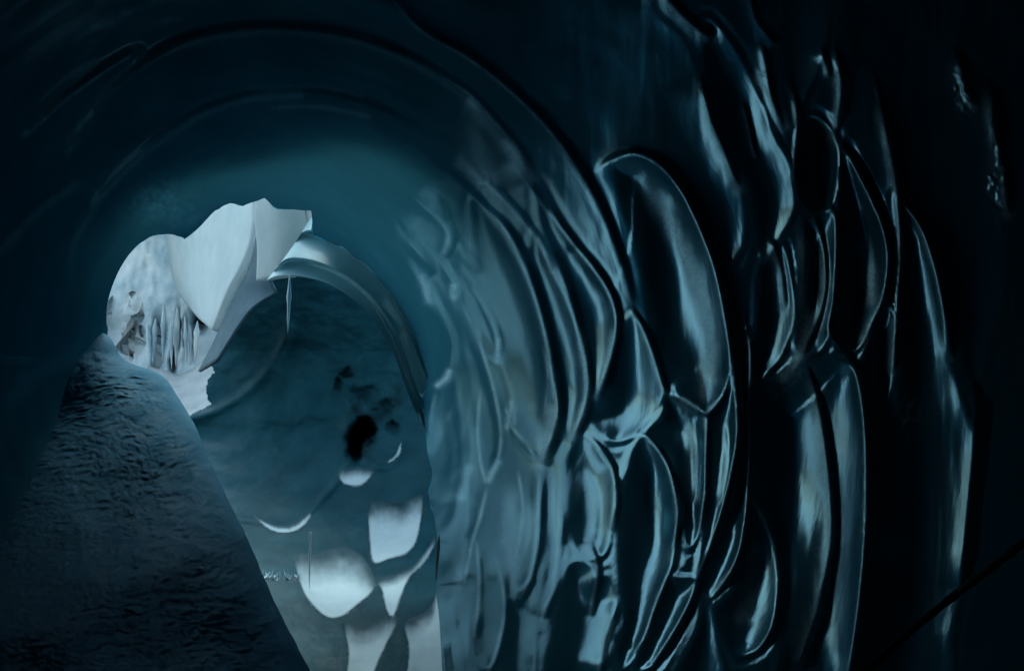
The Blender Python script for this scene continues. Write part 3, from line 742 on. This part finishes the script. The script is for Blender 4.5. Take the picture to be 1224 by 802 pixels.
IC = [(186,378,436,9),(196,372,432,8),(204,385,442,6),(212,370,440,9),(221,380,444,6),(228,392,438,6),(236,385,436,9),(176,392,430,8)]
for px, a, b_, w_ in IC:
    icicle(px, a + rng.normal(0, 6), b_, w_ * 1.1, 14.75 + rng.random() * .2, rng.normal(0, 2.0), 'slim icicle in the row hanging from the snow bank above the white drift', 'icicles hanging in the opening', mat='snow', taper_top=True)
icicle(346.5, 329, 398, 7, 8.2, -2.5, 'short white icicle alone below the tip of the pale ice drape', None, taper_top=True)
icicle(525, 640, 693, 5.5, 4.95, -4, 'thin bright icicle at the lower left edge of the scalloped wall', None, mat='curtain', taper_top=True)
icicle(371, 636, 703, 3.0, 7.35, -1.5, 'hair thin frozen drip standing at the largest snow patch', None, mat='curtain')

# ------------------------------------------------------------------ chamber wall and floor beyond the arch
cx_ = np.arange(150, 700, 1.4); cy_ = np.arange(50, 1040, 1.4)  # hidden wall top is extended upward to block the sun
CXg, CYg = np.meshgrid(cx_, cy_)
FZ = 2.35
def chamber_depth(X, Y):
    wall_d = 11.2 - .0022 * (X - 360) - .0035 * np.clip(Y - 420, 0, 400)
    vv_ = np.clip((Y - 450) / 260, 0, 1)
    wall_d = wall_d - 1.5 * vv_ * vv_ * (3 - 2 * vv_)
    fl_d = FZ * F / np.maximum(Y - CY, 20)
    k = .6
    return -np.log(np.exp(-wall_d / k) + np.exp(-fl_d / k)) * k
CD = chamber_depth(CXg, CYg)
CH = np.zeros_like(CD)
FCUPS = [
 [(352,672),(358,662),(372,664),(400,655),(430,662),(447,690),(446,706),(428,722),(410,736),(392,738),(376,726),(362,706)],
 [(440,608),(452,598),(480,600),(505,592),(500,640),(488,660),(466,668),(446,672),(441,640)],
 [(452,694),(490,678),(512,652),(520,640),(518,655),(505,675),(490,690),(480,712),(470,738),(462,730),(456,705)],
 [(411,745),(430,750),(450,742),(468,735),(474,745),(462,770),(448,802),(440,835),(405,835),(414,802),(416,775)],
 [(483,744),(500,735),(516,722),(524,700),(528,760),(532,835),(478,835),(486,800),(488,772)],
]
fpoly = [catmull(c, True, 5) for c in FCUPS]
for poly in fpoly:
    d = seg_dist(CXg, CYg, poly, True)[0]; ins = inside(CXg, CYg, poly)
    d = np.where(ins, d, 0); wm = d.max()
    u = np.clip(d / wm, 0, 1)
    CH += np.where(ins, .5 * wm * (1 - (1 - u) ** 2), 0)
for line, wd, a in [([(222,502),(260,490),(300,465),(330,430),(346,392)], 6, 1.0), ([(262,618),(305,622),(340,630),(365,615),(400,580),(415,555)], 5, 1.2),
                    ([(300,688),(330,688),(356,688)], 4, 1.2), ([(430,545),(460,560),(478,545),(480,530)], 4, .8), ([(225,515),(300,520),(400,510)], 12, -.8)]:
    pl = catmull(line, False, 5)
    d = seg_dist(CXg, CYg, pl, False)[0]
    CH -= a * wd * np.exp(-(d / wd) ** 2)
pxw = CXg + 5 * vnoise(CXg / 12, CYg / 12, 81, 3); pyw = CYg + 6 * vnoise(CXg / 14, CYg / 14, 83, 3)
pit = np.zeros_like(CXg)
for (qx, qy, ra, rb) in [(428,522,11,15), (436,514,12,12), (424,536,8,13), (440,470,12,10), (424,478,9,14), (462,488,14,9), (470,512,9,8), (404,456,5,9), (412,446,8,4)]:
    pit = np.maximum(pit, (.10 if qy < 513 else 1) * np.exp(-(((pxw - qx) / ra) ** 2 + ((pyw - qy) / rb) ** 2) ** 2))
CH += 80 * pit
CH += 5 * vnoise(CXg / 45, CYg / 30, 41, 4) + 1.2 * vnoise(CXg / 8, CYg / 8, 43, 3) * np.exp(-((CXg - 440) / 60) ** 2 - ((CYg - 490) / 50) ** 2)
CD2 = CD + CH * CD / F
CHCUT = np.array([(140,1100),(140,600),(196,522),(226,497),(240,489),(252,483),(246,470),(247,457),(256,445),(250,431),(262,408),(277,390),(301,364),(323,341),(323,315),(335,300),(380,262),(400,40),(800,40),(800,1100)], float)
qq = quads_of(len(cx_), len(cy_))
qc = np.stack([CXg.ravel()[qq].mean(1), CYg.ravel()[qq].mean(1)], -1)
qq = qq[inside(qc[:, 0] + 2 * vnoise(qc[:, 0] / 9, qc[:, 1] / 9, 45, 3), qc[:, 1] + 2 * vnoise(qc[:, 0] / 9, qc[:, 1] / 9, 47, 3), CHCUT)]
me, used = mesh_quads(point(CXg.ravel(), CYg.ravel(), CD2.ravel()), qq, 'chamber_wall')
dirt = np.zeros_like(CXg); pit_dark = np.exp(-((CXg - 430) / 20) ** 4 - ((CYg - 522) / 26) ** 4)  # dirt stains, plus darkness painted into the pit
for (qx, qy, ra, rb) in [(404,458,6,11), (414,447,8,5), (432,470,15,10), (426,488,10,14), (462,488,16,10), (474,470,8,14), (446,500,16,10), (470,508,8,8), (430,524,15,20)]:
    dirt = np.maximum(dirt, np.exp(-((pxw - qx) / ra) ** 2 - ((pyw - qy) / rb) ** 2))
dirt = np.clip((.62 + .75 * pit_dark) * dirt + .25 * vnoise(CXg / 8, CYg / 8, 85, 3) * (dirt > .1), 0, 1)
add_attr(me, 'dirt', dirt.ravel()[used])  # 'dirt' also carries the painted pit darkness
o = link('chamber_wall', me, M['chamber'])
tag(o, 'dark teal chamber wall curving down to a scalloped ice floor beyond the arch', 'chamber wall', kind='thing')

# snow in the chamber floor hollows; pale colour also paints light reflected there
def chamber_at(x, y):
    ix = np.clip((x - cx_[0]) / 1.4, 0, len(cx_) - 1.001); iy = np.clip((y - cy_[0]) / 1.4, 0, len(cy_) - 1.001)
    i0 = ix.astype(int); j0 = iy.astype(int); fx = ix - i0; fy = iy - j0
    g_ = lambda j, i: CD2[j, i]
    return (g_(j0, i0) * (1 - fx) + g_(j0, i0 + 1) * fx) * (1 - fy) + (g_(j0 + 1, i0) * (1 - fx) + g_(j0 + 1, i0 + 1) * fx) * fy
EXTRA = [catmull([(304,616),(325,626),(340,629),(354,625),(370,612),(374,612),(364,628),(345,637),(322,633)], True, 5), catmull([(481,529),(478,543),(467,553),(463,551),(472,543),(478,530)], True, 5)]
SMALL = catmull([(404,566),(412,560),(430,558),(446,562),(440,574),(428,581),(410,578)], True, 5)
patch_labels = [
 'rounded white snow patch in the largest floor hollow, left of the others',
 'square white snow patch highest on the chamber floor beside the scalloped wall',
 'slanting white snow strip between the square patch and the scalloped wall',
 'long white snow patch at the bottom centre between two dark hollows',
 'white snow patch low on the chamber floor touching the scalloped wall',
 'small pale snow patch on the ledge under the dark pit',
 'thin frosty snow crescent along the lip left of the chamber floor',
 'tiny curved snow sliver right of the dark pit']
for poly, lb, fade in zip(fpoly + [SMALL] + EXTRA, patch_labels, [48, 34, 14, 30, 30, 14, 5, 2]):
    lo, hi = poly.min(0), poly.max(0)
    sx = np.arange(lo[0] - 1, hi[0] + 2, 1.25); sy = np.arange(lo[1] - 1, hi[1] + 2, 1.25)
    SX, SY = np.meshgrid(sx, sy)
    qq = quads_of(len(sx), len(sy))
    qc = np.stack([SX.ravel()[qq].mean(1), SY.ravel()[qq].mean(1)], -1)
    keep = inside(qc[:, 0] + 1.2 * vnoise(qc[:, 0] / 4, qc[:, 1] / 4, 51, 2), qc[:, 1] + 1.2 * vnoise(qc[:, 0] / 4, qc[:, 1] / 4, 53, 2), poly)
    dep = chamber_at(SX.ravel(), SY.ravel()) - .008
    me, used = mesh_quads(point(SX.ravel(), SY.ravel(), dep), qq[keep], 'snow_patch')
    # painted brightness fades up-slope: from the distance below the upper edge
    top = np.full(len(sx), np.nan)
    insg = inside(SX, SY, poly)
    top = np.where(insg.any(0), SY[insg.argmax(0), np.arange(len(sx))], lo[1])
    cov = np.clip((SY - top[None, :]) / fade + .15 * vnoise(SX / 12, SY / 12, 57, 3), 0, 1)
    cov = cov * cov * (3 - 2 * cov) * np.clip(seg_dist(SX, SY, poly, True)[0] / 2.5, 0, 1)
    add_attr(me, 'cover', cov.ravel()[used])
    o = link('snow_patch', me, M['patch']); tag(o, lb, 'snow patch', 'snow patches on the chamber floor')

# ------------------------------------------------------------------ rippled snow mound, near left
RIDGE = resample([(20,410),(70,402),(112,398),(130,402),(150,430),(190,446),(210,470),(234,510),(250,550),(290,632),(330,722),(372,806),(440,950),(520,1120)], 420)
tt = np.linspace(0, 1, 420)
RIDGE[:, 0] += 1.6 * vnoise(RIDGE[:, 1] / 17, RIDGE[:, 1] * 0 + 3.3, 93, 3)
rd = np.interp(RIDGE[:, 1], [395, 440, 510, 640, 806, 1120], [6.5, 6.3, 5.7, 4.6, 3.6, 2.6])
# distance back from the ridge, in px along a direction pointing left and down
nu = 330
us = np.linspace(0, 1, nu) ** 1.15
dirv = np.stack([np.interp(tt, [0, .18, .3, 1], [-1.0, -1.0, -1, -1]), np.interp(tt, [0, .12, .2, .4, 1], [.75, .8, .7, .45, .28])], -1)
L = np.interp(tt, [0, .2, 1], [420, 520, 620])
U, T = np.meshgrid(us, np.arange(420))
MX = RIDGE[:, 0][:, None] + dirv[:, 0][:, None] * L[:, None] * us[None, :]
MY = RIDGE[:, 1][:, None] + dirv[:, 1][:, None] * L[:, None] * us[None, :]
dist = L[:, None] * us[None, :]
sl = 1.15
MD = rd[:, None] * np.exp(-sl * dist / F) + .0 * MX
# rounded crest
MD = MD + .35 * np.exp(-dist / 16.0) * 0.6
wx = MX + 10 * vnoise(MX / 40, MY / 30, 70, 3); wy = MY + .22 * MX + 9 * vnoise(MX / 45, MY / 30, 71, 3)
n1 = vnoise(wx / 20, wy / 3.9, 73, 2); n2_ = vnoise(wx / 10, wy / 2.6, 77, 2)
rip = .0062 * (1 - 2 * np.abs(n1)) + .0065 * (1 - 2 * np.abs(n2_)) + .06 * vnoise(MX / 90, MY / 90, 79, 2)
MD = MD + rip * MD / 4.5 * np.clip(dist / 20, .15, 1)
P = point(MX, MY, MD)
# back of the ridge, turning away out of sight
back = []
for s_, dd in [(2, .18), (8, .5), (22, 1.1), (50, 2.0)]:
    back.append(point(RIDGE[:, 0] - s_, RIDGE[:, 1] + s_ * .8, MD[:, 0] + dd)[:, None, :])
P = np.concatenate(back[::-1] + [P], 1)
ny_, nx_ = P.shape[:2]
qm = quads_of(nx_, ny_)[:, ::-1]
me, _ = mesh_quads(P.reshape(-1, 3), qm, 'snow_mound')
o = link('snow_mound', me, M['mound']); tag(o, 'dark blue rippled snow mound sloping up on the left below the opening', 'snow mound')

# fringe of frost needles on the chamber floor
fr_v = []; fr_f = []
for k in range(60):
    x0 = 308 + 50 * rng.random(); y0 = 689 + 1.5 * rng.normal()
    c = point(x0, y0, float(chamber_at(np.array([x0]), np.array([y0]))[0]) - .02)
    h = .015 + .045 * rng.random() ** 2; w_ = .006 + .006 * rng.random(); lx, ly = rng.normal(0, .02, 2)
    b0 = len(fr_v)
    for a in range(4): fr_v.append((c[0] + w_ * math.cos(a * 1.571), c[1] + w_ * math.sin(a * 1.571), c[2] - .01))
    fr_v.append((c[0] + lx, c[1] + ly, c[2] + h))
    for a in range(4): fr_f.append((b0 + a, b0 + (a + 1) % 4, b0 + 4))
o = link('frost_fringe', mesh_from(fr_v, fr_f, 'frost_fringe', False), M['icicle']); tag(o, 'sparkling fringe of frost needles beside the largest snow patch', 'frost', kind='stuff')

# ------------------------------------------------------------------ rope, near right
rp_ = catmull([(1000,822),(1034,800),(1090,752),(1140,712),(1180,682),(1224,648),(1290,604)], False, 10)
dr = np.linspace(1.75, 1.35, len(rp_))
pts = point(rp_[:, 0], rp_[:, 1], dr)
vv = []; ff = []; sg = 10
for i, p_ in enumerate(pts):
    t_ = pts[min(i + 1, len(pts) - 1)] - pts[max(i - 1, 0)]; t_ /= np.linalg.norm(t_)
    a = np.cross(t_, (0, 1, 0)); a /= np.linalg.norm(a); b_ = np.cross(t_, a)
    for k in range(sg):
        an = 2 * math.pi * k / sg
        r_ = .0072 * (1 + .08 * math.cos(2 * an + i * 1.1))
        vv.append(p_ + r_ * (a * math.cos(an) + b_ * math.sin(an)))
for i in range(len(pts) - 1):
    for k in range(sg):
        l = (k + 1) % sg
        ff.append((i * sg + k, i * sg + l, (i + 1) * sg + l, (i + 1) * sg + k))
o = link('rope', mesh_from(vv, ff, 'rope'), M['rope']); tag(o, 'dark rope stretched slantwise across the lower right of the ice wall', 'rope')

# ------------------------------------------------------------------ snowfield outside
gs = 120; xs = np.linspace(-60, 60, gs); ysn = np.linspace(12, 130, gs)
GX, GY = np.meshgrid(xs, ysn)
GZ = CAMZ - 2.9 + .6 * vnoise(GX / 14, GY / 14, 91, 3) - .2 * np.clip((GX - 2) , 0, 3)
me, _ = mesh_quads(np.stack([GX, GY, GZ], -1).reshape(-1, 3), quads_of(gs, gs)[:, ::-1], 'snowfield')
o = link('snowfield', me, M['ground_snow']); tag(o, kind='structure'); o.name = 'ground'

# ------------------------------------------------------------------ light
SUN_AZ = math.radians(-8)      # from +Y towards -X
SUN_EL = math.radians(50)
wd = bpy.data.worlds.new('World'); scene.world = wd; wd.use_nodes = True
nt = wd.node_tree; nt.nodes.clear()
out = nt.nodes.new('ShaderNodeOutputWorld'); bg = nt.nodes.new('ShaderNodeBackground'); sky = nt.nodes.new('ShaderNodeTexSky')
sky.sky_type = 'NISHITA'; sky.sun_disc = False; sky.sun_elevation = SUN_EL; sky.sun_rotation = SUN_AZ
sky.dust_density = 2.0
bg.inputs['Strength'].default_value = 0.15
hs = nt.nodes.new('ShaderNodeHueSaturation'); hs.inputs['Saturation'].default_value = 0.45
nt.links.new(sky.outputs['Color'], hs.inputs['Color'])
nt.links.new(hs.outputs['Color'], bg.inputs['Color']); nt.links.new(bg.outputs['Background'], out.inputs['Surface'])
sun = bpy.data.lights.new('sun', 'SUN'); sun.energy = 1.6; sun.angle = math.radians(30); sun.color = (1.0, .97, .93)
so = bpy.data.objects.new('sun', sun); COL.objects.link(so)
from mathutils import Vector
ldir = Vector((math.sin(SUN_AZ) * math.cos(SUN_EL), math.cos(SUN_AZ) * math.cos(SUN_EL), math.sin(SUN_EL)))
so.rotation_euler = ldir.to_track_quat('Z', 'Y').to_euler()

cam = bpy.data.cameras.new('camera'); cam.lens = 28; cam.sensor_width = 36; cam.clip_start = .02; cam.clip_end = 1000
co = bpy.data.objects.new('camera', cam); COL.objects.link(co); co.location = (0, 0, CAMZ); co.rotation_euler = (math.radians(90), 0, 0)
scene.camera = co
scene.view_settings.view_transform = 'Standard'; scene.view_settings.look = 'None'
scene.view_settings.exposure = 1.95; scene.view_settings.gamma = 1
scene.view_settings.use_white_balance = True
scene.view_settings.white_balance_temperature = 5850
scene.view_settings.white_balance_tint = -6
scene.cycles.max_bounces = 8; scene.cycles.diffuse_bounces = 5; scene.cycles.glossy_bounces = 4
scene.cycles.use_denoising = True
scene.cycles.sample_clamp_indirect = 6
